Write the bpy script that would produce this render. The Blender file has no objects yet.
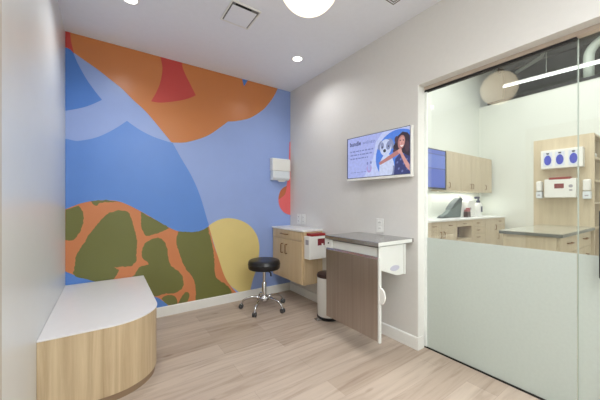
import bpy, bmesh, math, random
from mathutils import Vector, Matrix, noise
from mathutils.geometry import delaunay_2d_cdt
random.seed(7)
PI = math.pi
C = bpy.context.scene.collection

# ------------------------------------------------------------------ materials
def lin(c):
    o = []
    for v in c[:3]:
        v /= 255.0
        o.append(v / 12.92 if v <= 0.04045 else ((v + 0.055) / 1.055) ** 2.4)
    return (o[0], o[1], o[2], 1.0)

def new_mat(name):
    m = bpy.data.materials.new(name)
    m.use_nodes = True
    nt = m.node_tree
    nt.nodes.clear()
    out = nt.nodes.new('ShaderNodeOutputMaterial')
    return m, nt, out

def ramp(nt, stops):
    r = nt.nodes.new('ShaderNodeValToRGB')
    e = r.color_ramp.elements
    e[0].position, e[0].color = stops[0]
    e[1].position, e[1].color = stops[-1]
    for p, c in stops[1:-1]:
        n = e.new(p)
        n.color = c
    return r

def plain(name, col, rough=0.5, metal=0.0, var=0.03, scale=14.0, bump=0.0, spec=0.5, emit=0.0):
    """A painted, moulded or coated surface with a faint procedural mottling."""
    m, nt, out = new_mat(name)
    b = nt.nodes.new('ShaderNodeBsdfPrincipled')
    tc = nt.nodes.new('ShaderNodeTexCoord')
    n = nt.nodes.new('ShaderNodeTexNoise')
    n.inputs['Scale'].default_value = scale
    n.inputs['Detail'].default_value = 3
    nt.links.new(tc.outputs['Object'], n.inputs['Vector'])
    c = lin(col)
    r = ramp(nt, [(0.3, tuple(x * (1 - var) for x in c[:3]) + (1,)), (0.7, tuple(min(1, x * (1 + var)) for x in c[:3]) + (1,))])
    nt.links.new(n.outputs['Fac'], r.inputs['Fac'])
    nt.links.new(r.outputs['Color'], b.inputs['Base Color'])
    b.inputs['Roughness'].default_value = rough
    b.inputs['Metallic'].default_value = metal
    b.inputs['Specular IOR Level'].default_value = spec
    if emit:
        nt.links.new(r.outputs['Color'], b.inputs['Emission Color'])
        b.inputs['Emission Strength'].default_value = emit
    if bump:
        bp = nt.nodes.new('ShaderNodeBump')
        bp.inputs['Strength'].default_value = bump
        bp.inputs['Distance'].default_value = 0.002
        nt.links.new(n.outputs['Fac'], bp.inputs['Height'])
        nt.links.new(bp.outputs['Normal'], b.inputs['Normal'])
    nt.links.new(b.outputs[0], out.inputs[0])
    return m

def grain(name, dark, light, stretch, rough=0.45, metal=0.0, aniso=0.0, contrast=0.35):
    """Long streaks: wood veneer or brushed steel.  stretch = texture scale per axis."""
    m, nt, out = new_mat(name)
    b = nt.nodes.new('ShaderNodeBsdfPrincipled')
    tc = nt.nodes.new('ShaderNodeTexCoord')
    mp = nt.nodes.new('ShaderNodeMapping')
    mp.inputs['Scale'].default_value = stretch
    nt.links.new(tc.outputs['Object'], mp.inputs['Vector'])
    n1 = nt.nodes.new('ShaderNodeTexNoise')
    n1.inputs['Scale'].default_value = 1.0
    n1.inputs['Detail'].default_value = 5
    n1.inputs['Roughness'].default_value = 0.65
    n1.inputs['Distortion'].default_value = 0.4
    nt.links.new(mp.outputs[0], n1.inputs['Vector'])
    lo, hi = 0.5 - contrast, 0.5 + contrast
    d, l = lin(dark), lin(light)
    mid = tuple((d[i] + l[i]) / 2 for i in range(3)) + (1,)
    r = ramp(nt, [(lo, d), (0.5, mid), (hi, l)])
    nt.links.new(n1.outputs['Fac'], r.inputs['Fac'])
    nt.links.new(r.outputs['Color'], b.inputs['Base Color'])
    b.inputs['Roughness'].default_value = rough
    b.inputs['Metallic'].default_value = metal
    if aniso:
        b.inputs['Anisotropic'].default_value = aniso
    nt.links.new(b.outputs[0], out.inputs[0])
    return m

def floor_material():
    m, nt, out = new_mat('light_oak_planks')
    b = nt.nodes.new('ShaderNodeBsdfPrincipled')
    tc = nt.nodes.new('ShaderNodeTexCoord')
    br = nt.nodes.new('ShaderNodeTexBrick')
    br.offset = 0.37
    br.inputs['Scale'].default_value = 1.0
    br.inputs['Brick Width'].default_value = 1.22
    br.inputs['Row Height'].default_value = 0.18
    br.inputs['Mortar Size'].default_value = 0.0012
    br.inputs['Mortar Smooth'].default_value = 0.2
    br.inputs['Bias'].default_value = 0.0
    br.inputs['Color1'].default_value = lin(FLOOR_A)
    br.inputs['Color2'].default_value = lin(FLOOR_B)
    br.inputs['Mortar'].default_value = lin((172, 155, 142))
    nt.links.new(tc.outputs['Object'], br.inputs['Vector'])
    mp = nt.nodes.new('ShaderNodeMapping')
    mp.inputs['Scale'].default_value = (1.3, 17.0, 1.0)
    nt.links.new(tc.outputs['Object'], mp.inputs['Vector'])
    n = nt.nodes.new('ShaderNodeTexNoise')
    n.inputs['Scale'].default_value = 1.0
    n.inputs['Detail'].default_value = 6
    n.inputs['Roughness'].default_value = 0.6
    n.inputs['Distortion'].default_value = 0.8
    nt.links.new(mp.outputs[0], n.inputs['Vector'])
    r = ramp(nt, [(0.28, (0.70, 0.65, 0.61, 1)), (0.5, (0.95, 0.94, 0.93, 1)), (0.75, (1.08, 1.08, 1.07, 1))])
    nt.links.new(n.outputs['Fac'], r.inputs['Fac'])
    mx = nt.nodes.new('ShaderNodeMix')
    mx.data_type = 'RGBA'
    mx.blend_type = 'MULTIPLY'
    mx.inputs[0].default_value = 1.0
    nt.links.new(br.outputs['Color'], mx.inputs[6])
    nt.links.new(r.outputs['Color'], mx.inputs[7])
    # small knots
    mp2 = nt.nodes.new('ShaderNodeMapping')
    mp2.inputs['Scale'].default_value = (2.2, 6.5, 1.0)
    nt.links.new(tc.outputs['Object'], mp2.inputs['Vector'])
    v = nt.nodes.new('ShaderNodeTexVoronoi')
    v.inputs['Scale'].default_value = 1.0
    nt.links.new(mp2.outputs[0], v.inputs['Vector'])
    rk = ramp(nt, [(0.02, (0.55, 0.47, 0.42, 1)), (0.12, (1, 1, 1, 1))])
    nt.links.new(v.outputs['Distance'], rk.inputs['Fac'])
    mk = nt.nodes.new('ShaderNodeMix')
    mk.data_type = 'RGBA'
    mk.blend_type = 'MULTIPLY'
    mk.inputs[0].default_value = 0.8
    nt.links.new(mx.outputs[2], mk.inputs[6])
    nt.links.new(rk.outputs['Color'], mk.inputs[7])
    nt.links.new(mk.outputs[2], b.inputs['Base Color'])
    b.inputs['Roughness'].default_value = 0.42
    b.inputs['Specular IOR Level'].default_value = 0.4
    nt.links.new(b.outputs[0], out.inputs[0])
    return m

def glass_material():
    m, nt, out = new_mat('clear_green_tinted_glass')
    t = nt.nodes.new('ShaderNodeBsdfTransparent')
    t.inputs[0].default_value = (0.97, 0.985, 0.972, 1)
    g = nt.nodes.new('ShaderNodeBsdfGlossy')
    g.inputs['Roughness'].default_value = 0.0
    g.inputs['Color'].default_value = (1, 1, 1, 1)
    lw = nt.nodes.new('ShaderNodeLayerWeight')
    lw.inputs['Blend'].default_value = 0.5
    p = nt.nodes.new('ShaderNodeMath'); p.operation = 'POWER'
    p.inputs[1].default_value = 3.0
    nt.links.new(lw.outputs['Facing'], p.inputs[0])
    ma = nt.nodes.new('ShaderNodeMath'); ma.operation = 'MULTIPLY_ADD'
    ma.inputs[1].default_value = 0.85
    ma.inputs[2].default_value = 0.075
    nt.links.new(p.outputs[0], ma.inputs[0])
    mx = nt.nodes.new('ShaderNodeMixShader')
    nt.links.new(ma.outputs[0], mx.inputs[0])
    nt.links.new(t.outputs[0], mx.inputs[1])
    nt.links.new(g.outputs[0], mx.inputs[2])
    nt.links.new(mx.outputs[0], out.inputs[0])
    return m

def frost_material():
    m, nt, out = new_mat('frosted_privacy_film')
    d = nt.nodes.new('ShaderNodeBsdfDiffuse')
    t = nt.nodes.new('ShaderNodeBsdfTranslucent')
    tc = nt.nodes.new('ShaderNodeTexCoord')
    n = nt.nodes.new('ShaderNodeTexNoise')
    n.inputs['Scale'].default_value = 60
    nt.links.new(tc.outputs['Object'], n.inputs['Vector'])
    a, b_ = lin((220, 226, 222)), lin((223, 229, 225))
    r = ramp(nt, [(0.3, a), (0.7, b_)])
    nt.links.new(n.outputs['Fac'], r.inputs['Fac'])
    nt.links.new(r.outputs[0], d.inputs[0])
    nt.links.new(r.outputs[0], t.inputs[0])
    mx = nt.nodes.new('ShaderNodeMixShader')
    mx.inputs[0].default_value = 0.5
    nt.links.new(d.outputs[0], mx.inputs[1])
    nt.links.new(t.outputs[0], mx.inputs[2])
    nt.links.new(mx.outputs[0], out.inputs[0])
    return m

def glow(name, col, strength, var=0.0):
    m, nt, out = new_mat(name)
    e = nt.nodes.new('ShaderNodeEmission')
    lw = nt.nodes.new('ShaderNodeLayerWeight')
    lw.inputs['Blend'].default_value = 0.35
    c = lin(col)
    r = ramp(nt, [(0.0, c), (1.0, tuple(x * (1 - var) for x in c[:3]) + (1,))])
    nt.links.new(lw.outputs['Facing'], r.inputs['Fac'])
    nt.links.new(r.outputs['Color'], e.inputs['Color'])
    e.inputs['Strength'].default_value = strength
    nt.links.new(e.outputs[0], out.inputs[0])
    return m

FLOOR_A = (202, 186, 171)
FLOOR_B = (182, 164, 148)
M = {}
M['wall'] = plain('warm_white_wall_paint', (220, 218, 214), 0.55, scale=30, var=0.01)
M['wall_gloss'] = plain('white_satin_wall_paint', (224, 227, 227), 0.3, scale=8, var=0.01)
M['ceiling'] = plain('white_ceiling_paint', (238, 241, 248), 0.8, scale=30, var=0.01)
M['trim'] = plain('white_trim_paint', (236, 236, 232), 0.35, scale=20, var=0.01)
M['soffit'] = plain('beige_header_paint', (196, 180, 166), 0.5, scale=20, var=0.02)
M['casing'] = plain('beige_casing_paint', (200, 195, 184), 0.5, scale=20, var=0.02)
M['next_wall'] = plain('pale_clinic_wall_paint', (226, 230, 222), 0.6, scale=20, var=0.01)
M['deck'] = plain('dark_painted_deck', (92, 98, 94), 0.8, scale=3, var=0.12)
M['floor'] = floor_material()
M['glass'] = glass_material()
M['frost'] = frost_material()
M['seal'] = plain('pale_edge_seal', (240, 244, 241), 0.4)
M['black'] = plain('black_rubber_channel', (14, 14, 15), 0.5)
M['caster'] = plain('grey_caster_rubber', (70, 70, 72), 0.4)
M['frame_grey'] = plain('grey_blue_frame', (78, 84, 108), 0.4)
M['black_metal'] = plain('black_powder_coat', (18, 18, 20), 0.35)
M['oak'] = grain('pale_oak_veneer', (176, 150, 116), (222, 202, 168), (24, 24, 1.0), 0.42, contrast=0.27)
M['oak_fine'] = grain('pale_oak_cabinet_veneer', (196, 170, 132), (220, 198, 162), (24, 24, 1.6), 0.45)
M['oak_pale'] = grain('bleached_oak_cabinet_veneer', (184, 167, 138), (220, 207, 180), (26, 26, 1.4), 0.45, contrast=0.4)
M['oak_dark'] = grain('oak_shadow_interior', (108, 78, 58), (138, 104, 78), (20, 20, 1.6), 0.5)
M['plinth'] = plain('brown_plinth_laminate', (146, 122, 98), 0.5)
M['white_lam'] = plain('white_laminate', (236, 234, 234), 0.3, var=0.01)
M['quartz'] = plain('white_quartz', (240, 240, 238), 0.25, var=0.015, scale=60)
M['quartz_shaded_edge'] = plain('grey_quartz_shaded_edge', (98, 102, 98), 0.35, var=0.08, scale=80)
M['grey_quartz_lit_top'] = plain('grey_quartz_lit_top', (158, 156, 142), 0.15, var=0.08, scale=80)
M['steel_v'] = grain('brushed_steel_panel', (162, 151, 142), (188, 178, 169), (60, 60, 1.0), 0.30, 0.88)
M['steel_h'] = grain('brushed_steel_top', (168, 166, 164), (190, 188, 186), (60, 2, 60), 0.22, 0.85)
M['chrome'] = plain('polished_chrome', (205, 205, 208), 0.12, 1.0, var=0.01)
M['nickel'] = plain('dark_brass_handle', (142, 104, 66), 0.35, 0.8, var=0.03)
M['vinyl'] = plain('black_vinyl', (20, 20, 22), 0.33, var=0.1, scale=60, bump=0.1)
M['white_pl'] = plain('white_plastic', (232, 232, 228), 0.35, var=0.01)
M['cool_pl'] = plain('cool_white_plastic', (222, 229, 235), 0.25, var=0.01)
M['offwhite_metal'] = plain('off_white_metal', (222, 224, 220), 0.4, var=0.01)
M['red_pl'] = plain('dark_red_plastic', (140, 22, 26), 0.4, var=0.05)
M['red_lbl'] = plain('dark_red_label', (120, 26, 38), 0.5, var=0.05)
M['grey_lbl'] = plain('grey_label', (160, 158, 165), 0.5)
M['lav_lbl'] = plain('lavender_grey_label', (186, 186, 202), 0.5)
M['blue_lbl'] = plain('blue_oval_label', (58, 72, 190), 0.4, var=0.08, scale=90)
M['card_lbl'] = plain('pale_printed_card', (214, 220, 234), 0.4, var=0.04, scale=60)
M['ink'] = plain('dark_ink', (44, 46, 70), 0.5)
M['dark_slot'] = plain('dark_slot', (22, 22, 22), 0.8)
M['shadow_gap'] = plain('grey_gap', (120, 120, 118), 0.7)
M['bin_lid'] = plain('dark_brown_lid', (60, 30, 24), 0.3)
M['cover'] = plain('dark_grey_green_cover', (100, 114, 110), 0.6, var=0.1, scale=10)
M['cover_d'] = plain('charcoal_cover_hood', (66, 76, 76), 0.6, var=0.1, scale=10)
M['navy'] = plain('navy_plastic', (32, 34, 78), 0.4)
M['pinkish'] = plain('dusty_red_plastic', (170, 100, 100), 0.4)
M['duct'] = plain('pale_green_white_duct', (206, 218, 206), 0.5)
M['bracket'] = plain('pale_grey_steel', (168, 178, 168), 0.5)
M['globe'] = glow('warm_opal_glow', (255, 238, 208), 3.2, 0.5)
M['lens'] = glow('downlight_glow', (255, 252, 246), 8.0)
M['tube'] = glow('linear_lamp_glow', (250, 255, 250), 2.2)
mural_cols = {'base': (148, 170, 224), 'blue': (92, 139, 216), 'deepblue': (78, 128, 208), 'orange': (208, 130, 84),
              'olive': (112, 114, 60), 'yellow': (224, 204, 136), 'red': (198, 72, 68), 'amber': (202, 126, 72),
              'coral': (236, 110, 112), 'rust': (196, 112, 72)}
for k, v in mural_cols.items():
    M['mural_' + k] = plain('mural_' + k, v, 0.3, var=0.015, scale=6)
# television picture: a lit panel
tv_cols = {'bg': (172, 182, 238), 'bg2': (196, 206, 246), 'circle': (78, 130, 226), 'text': (34, 38, 92), 'soft_text': (120, 128, 190),
           'fur': (204, 214, 244), 'fur_grey': (134, 144, 184), 'nose': (30, 32, 48), 'hair': (44, 28, 44), 'hair2': (78, 52, 66),
           'skin': (188, 126, 122), 'skin_hi': (218, 160, 150), 'dress': (52, 60, 118), 'dress2': (110, 120, 178), 'smile': (246, 240, 240),
           'logo': (178, 152, 214), 'screen_blue': (70, 98, 200), 'screen_blue2': (92, 120, 212), 'screen_line': (44, 66, 150)}
for k, v in tv_cols.items():
    mm, nt, out = new_mat('lit_' + k)
    b = nt.nodes.new('ShaderNodeBsdfPrincipled')
    tcn = nt.nodes.new('ShaderNodeTexCoord')
    nz = nt.nodes.new('ShaderNodeTexNoise'); nz.inputs['Scale'].default_value = 40
    nt.links.new(tcn.outputs['Object'], nz.inputs['Vector'])
    c = lin(v)
    rr = ramp(nt, [(0.35, tuple(x * 0.93 for x in c[:3]) + (1,)), (0.65, tuple(min(1, x * 1.07) for x in c[:3]) + (1,))])
    nt.links.new(nz.outputs['Fac'], rr.inputs['Fac'])
    b.inputs['Base Color'].default_value = (0.02, 0.02, 0.025, 1)
    b.inputs['Roughness'].default_value = 0.3
    nt.links.new(rr.outputs[0], b.inputs['Emission Color'])
    b.inputs['Emission Strength'].default_value = 0.92
    nt.links.new(b.outputs[0], out.inputs[0])
    M['lit_' + k] = mm

# ------------------------------------------------------------------ mesh helpers (bmesh; several pieces may share one part's mesh)
class MB:
    def __init__(self):
        self.bm = bmesh.new()
        self.mats = []
    def mi(self, m):
        if m not in self.mats:
            self.mats.append(m)
        return self.mats.index(m)
    def absorb(self, other, m, smooth=False):
        i = self.mi(m)
        for f in other.faces:
            f.material_index = i
            f.smooth = smooth
        me = bpy.data.meshes.new('tmp')
        other.to_mesh(me)
        other.free()
        self.bm.from_mesh(me)
        bpy.data.meshes.remove(me)
        return self
    def box(self, x0, x1, y0, y1, z0, z1, m, bev=0.0, seg=2):
        b = bmesh.new()
        bmesh.ops.create_cube(b, size=1)
        for v in b.verts:
            v.co = Vector((x0 + (v.co.x + .5) * (x1 - x0), y0 + (v.co.y + .5) * (y1 - y0), z0 + (v.co.z + .5) * (z1 - z0)))
        if bev:
            bmesh.ops.bevel(b, geom=b.edges[:], offset=bev, segments=seg, affect='EDGES', profile=0.5)
        return self.absorb(b, m)
    def prism(self, pts, axis, a0, a1, m, bev=0.0, smooth=False):
        """pts: outline in the two other axes (in xyz order), extruded along axis from a0 to a1."""
        b = bmesh.new()
        def P(p, a):
            if axis == 'x': return (a, p[0], p[1])
            if axis == 'y': return (p[0], a, p[1])
            return (p[0], p[1], a)
        lo = [b.verts.new(P(p, a0)) for p in pts]
        hi = [b.verts.new(P(p, a1)) for p in pts]
        n = len(pts)
        b.faces.new(lo); b.faces.new(hi)
        for i in range(n):
            b.faces.new((lo[i], lo[(i + 1) % n], hi[(i + 1) % n], hi[i]))
        bmesh.ops.recalc_face_normals(b, faces=b.faces[:])
        if bev:
            es = [e for e in b.edges if e.calc_face_angle(0) > 0.6]
            bmesh.ops.bevel(b, geom=es, offset=bev, segments=2, affect='EDGES', profile=0.5)
        return self.absorb(b, m, smooth)
    def lathe(self, cx, cy, prof, m, seg=40, axis='z', smooth=True):
        """prof: (radius, height) pairs from one end to the other."""
        b = bmesh.new()
        rings = []
        for r, z in prof:
            ring = []
            if r < 1e-6:
                ring = [b.verts.new((0, 0, z))]
            else:
                for k in range(seg):
                    a = 2 * PI * k / seg
                    ring.append(b.verts.new((r * math.cos(a), r * math.sin(a), z)))
            rings.append(ring)
        for A, B in zip(rings, rings[1:]):
            if len(A) == 1 and len(B) == 1: continue
            for k in range(seg):
                k2 = (k + 1) % seg
                if len(A) == 1: b.faces.new((A[0], B[k], B[k2]))
                elif len(B) == 1: b.faces.new((A[k], A[k2], B[0]))
                else: b.faces.new((A[k], A[k2], B[k2], B[k]))
        if len(rings[0]) > 1: b.faces.new(rings[0])
        if len(rings[-1]) > 1: b.faces.new(rings[-1])
        bmesh.ops.recalc_face_normals(b, faces=b.faces[:])
        if axis == 'x':
            for v in b.verts: v.co = Vector((v.co.z, v.co.x, v.co.y))
        elif axis == 'y':
            for v in b.verts: v.co = Vector((v.co.x, v.co.z, v.co.y))
        for v in b.verts: v.co += Vector((cx, cy, 0)) if axis == 'z' else Vector(cx)
        if axis == 'y': bmesh.ops.reverse_faces(b, faces=b.faces[:])
        # sharp-looking rims: split smooth shading where the angle is large
        i = self.mi(m)
        es = [e for e in b.edges if len(e.link_faces) == 2 and e.calc_face_angle(0) > 0.7]
        if smooth and es:
            bmesh.ops.split_edges(b, edges=es)
        return self.absorb(b, m, smooth)
    def tube(self, pts, r, m, seg=12, caps=True):
        """round bar along a polyline; r may be a list."""
        b = bmesh.new()
        pts = [Vector(p) for p in pts]
        n = len(pts)
        rs = r if isinstance(r, (list, tuple)) else [r] * n
        prev = None
        rings = []
        up = None
        for i, p in enumerate(pts):
            t = (pts[min(i + 1, n - 1)] - pts[max(i - 1, 0)]).normalized()
            if up is None:
                up = Vector((0, 0, 1)) if abs(t.z) < 0.9 else Vector((1, 0, 0))
            s = t.cross(up).normalized()
            up = s.cross(t).normalized()
            rings.append([b.verts.new(p + rs[i] * (math.cos(2 * PI * k / seg) * s + math.sin(2 * PI * k / seg) * up)) for k in range(seg)])
        for A, B in zip(rings, rings[1:]):
            for k in range(seg):
                b.faces.new((A[k], A[(k + 1) % seg], B[(k + 1) % seg], B[k]))
        if caps:
            b.faces.new(rings[0]); b.faces.new(rings[-1])
        bmesh.ops.recalc_face_normals(b, faces=b.faces[:])
        return self.absorb(b, m, True)
    def sphere(self, c, r, m, u=40, v=24, sz=1.0):
        b = bmesh.new()
        bmesh.ops.create_uvsphere(b, u_segments=u, v_segments=v, radius=r)
        for w in b.verts: w.co = Vector((w.co.x, w.co.y, w.co.z * sz)) + Vector(c)
        return self.absorb(b, m, True)
    def flat(self, pts3, m):
        # pts3 lie in a plane of constant y; robust fill of a concave outline, facing -Y
        y = pts3[0][1]
        vs, es, fs, *_ = delaunay_2d_cdt([Vector((p[0], p[2])) for p in pts3], [], [list(range(len(pts3)))], 1, 1e-6)
        b = bmesh.new()
        bv = [b.verts.new((v[0], y, v[1])) for v in vs]
        for f in fs:
            q = b.faces.new([bv[i] for i in f])
            q.normal_update()
            if q.normal.y > 0: q.normal_flip()
        return self.absorb(b, m)
    def build(self, name, parent=None, label=None, origin=None):
        me = bpy.data.meshes.new(name)
        co = [v.co.copy() for v in self.bm.verts]
        lo = Vector([min(c[i] for c in co) for i in range(3)])
        hi = Vector([max(c[i] for c in co) for i in range(3)])
        cen = Vector(origin) if origin is not None else (lo + hi) / 2
        for v in self.bm.verts: v.co -= cen
        self.bm.to_mesh(me)
        self.bm.free()
        for m in self.mats: me.materials.append(m)
        o = bpy.data.objects.new(name, me)
        C.objects.link(o)
        pw = WL.get(parent.name, Vector()) if parent else Vector()
        if parent: o.parent = parent
        o.location = cen - pw
        WL[o.name] = cen
        if label: o['label'] = label
        return o
WL = {}   # unrotated world position of every object built

def thing(name, label, cat, loc=(0, 0, 0), group=None):
    o = bpy.data.objects.new(name, None)
    o.empty_display_size = 0.1
    C.objects.link(o)
    o.location = loc
    WL[o.name] = Vector(loc)
    o['label'] = label
    o['category'] = cat
    if group: o['group'] = group
    return o

def tag(o, label, cat, group=None):
    o['label'] = label
    o['category'] = cat
    if group: o['group'] = group
    return o

def struct(o):
    o['kind'] = 'structure'
    return o

def dup(root, loc, label):
    r = root.copy(); C.objects.link(r); r.location = loc; r['label'] = label
    for ch in list(root.children):
        c = ch.copy(); C.objects.link(c); c.parent = r
        for g in list(ch.children):
            d = g.copy(); C.objects.link(d); d.parent = c
    return r

# ------------------------------------------------------------------ the room
XL, XR, YB, H = -0.312, 2.085, 3.25, 2.74
YR = -1.6                       # wall behind the viewer
XG = 2.183                       # glass plane
OY0, OY1, OZ = -0.9, 1.322, 2.163   # opening for the glass front
WX = 2.215                       # far face of the right wall
XF = 7.84                       # partition across the next room
DECK = 5.0

b = MB(); b.box(XL - 0.15, 9.5, YR - 0.15, YB + 0.15, -0.1, 0, M['floor']); struct(b.build('floor', origin=(0, 0, 0)))
b = MB(); b.box(XL - 0.15, XR, YR - 0.15, YB + 0.15, H, H + 0.1, M['ceiling']); struct(b.build('ceiling'))
b = MB(); b.box(XL - 0.15, XL, YR - 0.15, YB + 0.15, 0, H, M['wall_gloss']); struct(b.build('wall_left'))
b = MB(); b.box(XL, 9.5, YB, YB + 0.15, 0, DECK, M['next_wall']); struct(b.build('wall_back'))
b = MB(); b.box(XL, 9.5, YR - 0.15, YR, 0, DECK, M['next_wall']); struct(b.build('wall_front'))
b = MB()
b.box(XR, WX, OY1, YB, 0, DECK, M['wall'])
b.box(XR, WX, OY0, OY1, OZ, DECK, M['wall'])
b.box(XR, WX, YR, OY0, 0, DECK, M['wall'])
struct(b.build('wall_right'))

def baseboard(name, pts):
    m = MB()
    m.prism(pts[0], pts[1], pts[2], pts[3], M['trim'])
    return struct(m.build(name))
prof_b = [(YB, 0), (YB - 0.014, 0), (YB - 0.014, 0.094), (YB - 0.008, 0.102), (YB, 0.102)]
baseboard('baseboard_back', (prof_b, 'x', 0.30, XR))
prof_r = [(XR, 0), (XR - 0.014, 0), (XR - 0.014, 0.094), (XR - 0.008, 0.102), (XR, 0.102)]
baseboard('baseboard_right', (prof_r, 'y', OY1 + 0.0005, YB - 0.014))
b = MB(); b.box(XR - 0.014, XG - 0.025, OY1 - 0.013, OY1, 0, 0.102, M['trim']); struct(b.build('baseboard_jamb'))
# jamb lining, header lining and the door casing beside the viewer
b = MB(); b.box(XR + 0.001, WX, OY1 - 0.006, OY1, 0.102, OZ, M['trim'], 0.001); struct(b.build('trim_1'))
b = MB(); b.box(XG - 0.018, WX - 0.004, OY0, OY1 - 0.006, OZ - 0.026, OZ, M['soffit'], 0.002); struct(b.build('trim_2'))
b = MB()
b.box(XL, XL + 0.016, 1.27, 1.36, 0, 2.2, M['casing'], 0.003)
b.box(XL, XL + 0.012, 0.4, 1.27, 0, 2.2, M['casing'], 0.002)
struct(b.build('trim_3'))

# the next room
b = MB(); b.box(XF, XF + 0.12, YR, YB, 0, 3.64, M['next_wall']); struct(b.build('wall_far'))
b = MB(); b.box(XF - 0.012, XF + 0.132, YR, 3.05, 3.64, 3.70, M['black']); struct(b.build('shadow_strip'))  # black strip put in as a shadow line along the partition top
b = MB(); b.box(9.35, 9.5, YR, YB, 0, DECK, M['deck']); struct(b.build('wall_far_outer'))
b = MB()
b.box(WX, 9.5, YR, YB, DECK, DECK + 0.1, M['deck'])
for i in range(9):
    x = 3.0 + i * 0.75
    b.box(x, x + 0.06, YR, YB, DECK - 0.16, DECK, M['deck'])
struct(b.build('ceiling_deck'))

# ------------------------------------------------------------------ glass front
w = struct(bpy.data.objects.new('window_1', None)); C.objects.link(w); w.location = (XG, OY1, 0); WL['window_1'] = Vector((XG, OY1, 0))
b = MB(); b.box(XG - 0.005, XG + 0.005, 0.40, OY1 - 0.008, 0.012, 2.13, M['glass']); b.build('glass_pane', w)
b = MB(); b.box(XG - 0.0065, XG - 0.0055, 0.40, OY1 - 0.008, 0.012, 0.915, M['frost']); b.build('frosted_film', w)
b = MB(); b.box(XG - 0.014, XG + 0.006, OY1 - 0.028, OY1 - 0.0065, 0.012, 2.119, M['seal']); b.build('side_seal', w, 'pale green-white edge seal')
b = MB(); b.box(XG - 0.012, XG + 0.012, 0.40, OY1 - 0.007, 2.119, 2.136, M['black']); b.build('top_channel', w)
b = MB(); b.box(XG - 0.012, XG + 0.012, 0.40, OY1 - 0.007, 0.0, 0.012, M['black']); b.build('bottom_channel', w)
dr = struct(bpy.data.objects.new('door_1', None)); C.objects.link(dr); dr.location = (XG + 0.03, 0.42, 0); WL['door_1'] = Vector((XG + 0.03, 0.42, 0))
b = MB(); b.box(XG + 0.018, XG + 0.028, -0.88, 0.400, 0.01, 2.135, M['glass']); b.build('glass_pane', dr)
b = MB(); b.box(XG + 0.0165, XG + 0.0175, -0.88, 0.399, 0.01, 0.912, M['frost']); b.build('frosted_film', dr)
b = MB(); b.box(XG + 0.012, XG + 0.020, 0.396, 0.4005, 0.01, 2.136, M['bracket']); b.build('edge_strip', dr)
b = MB()
hx, hy = XG - 0.045, 0.294
b.tube([(XG + 0.018, hy, 0.86), (hx, hy, 0.86)], 0.008, M['black_metal'])
b.tube([(XG + 0.018, hy, 1.10), (hx, hy, 1.10)], 0.008, M['black_metal'])
b.tube([(hx, hy, 0.80), (hx, hy, 0.805), (hx, hy, 1.155), (hx, hy, 1.16)], [0.010, 0.015, 0.015, 0.010], M['black_metal'], 20)
b.build('pull_handle', dr, 'black tubular pull handle')

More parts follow.
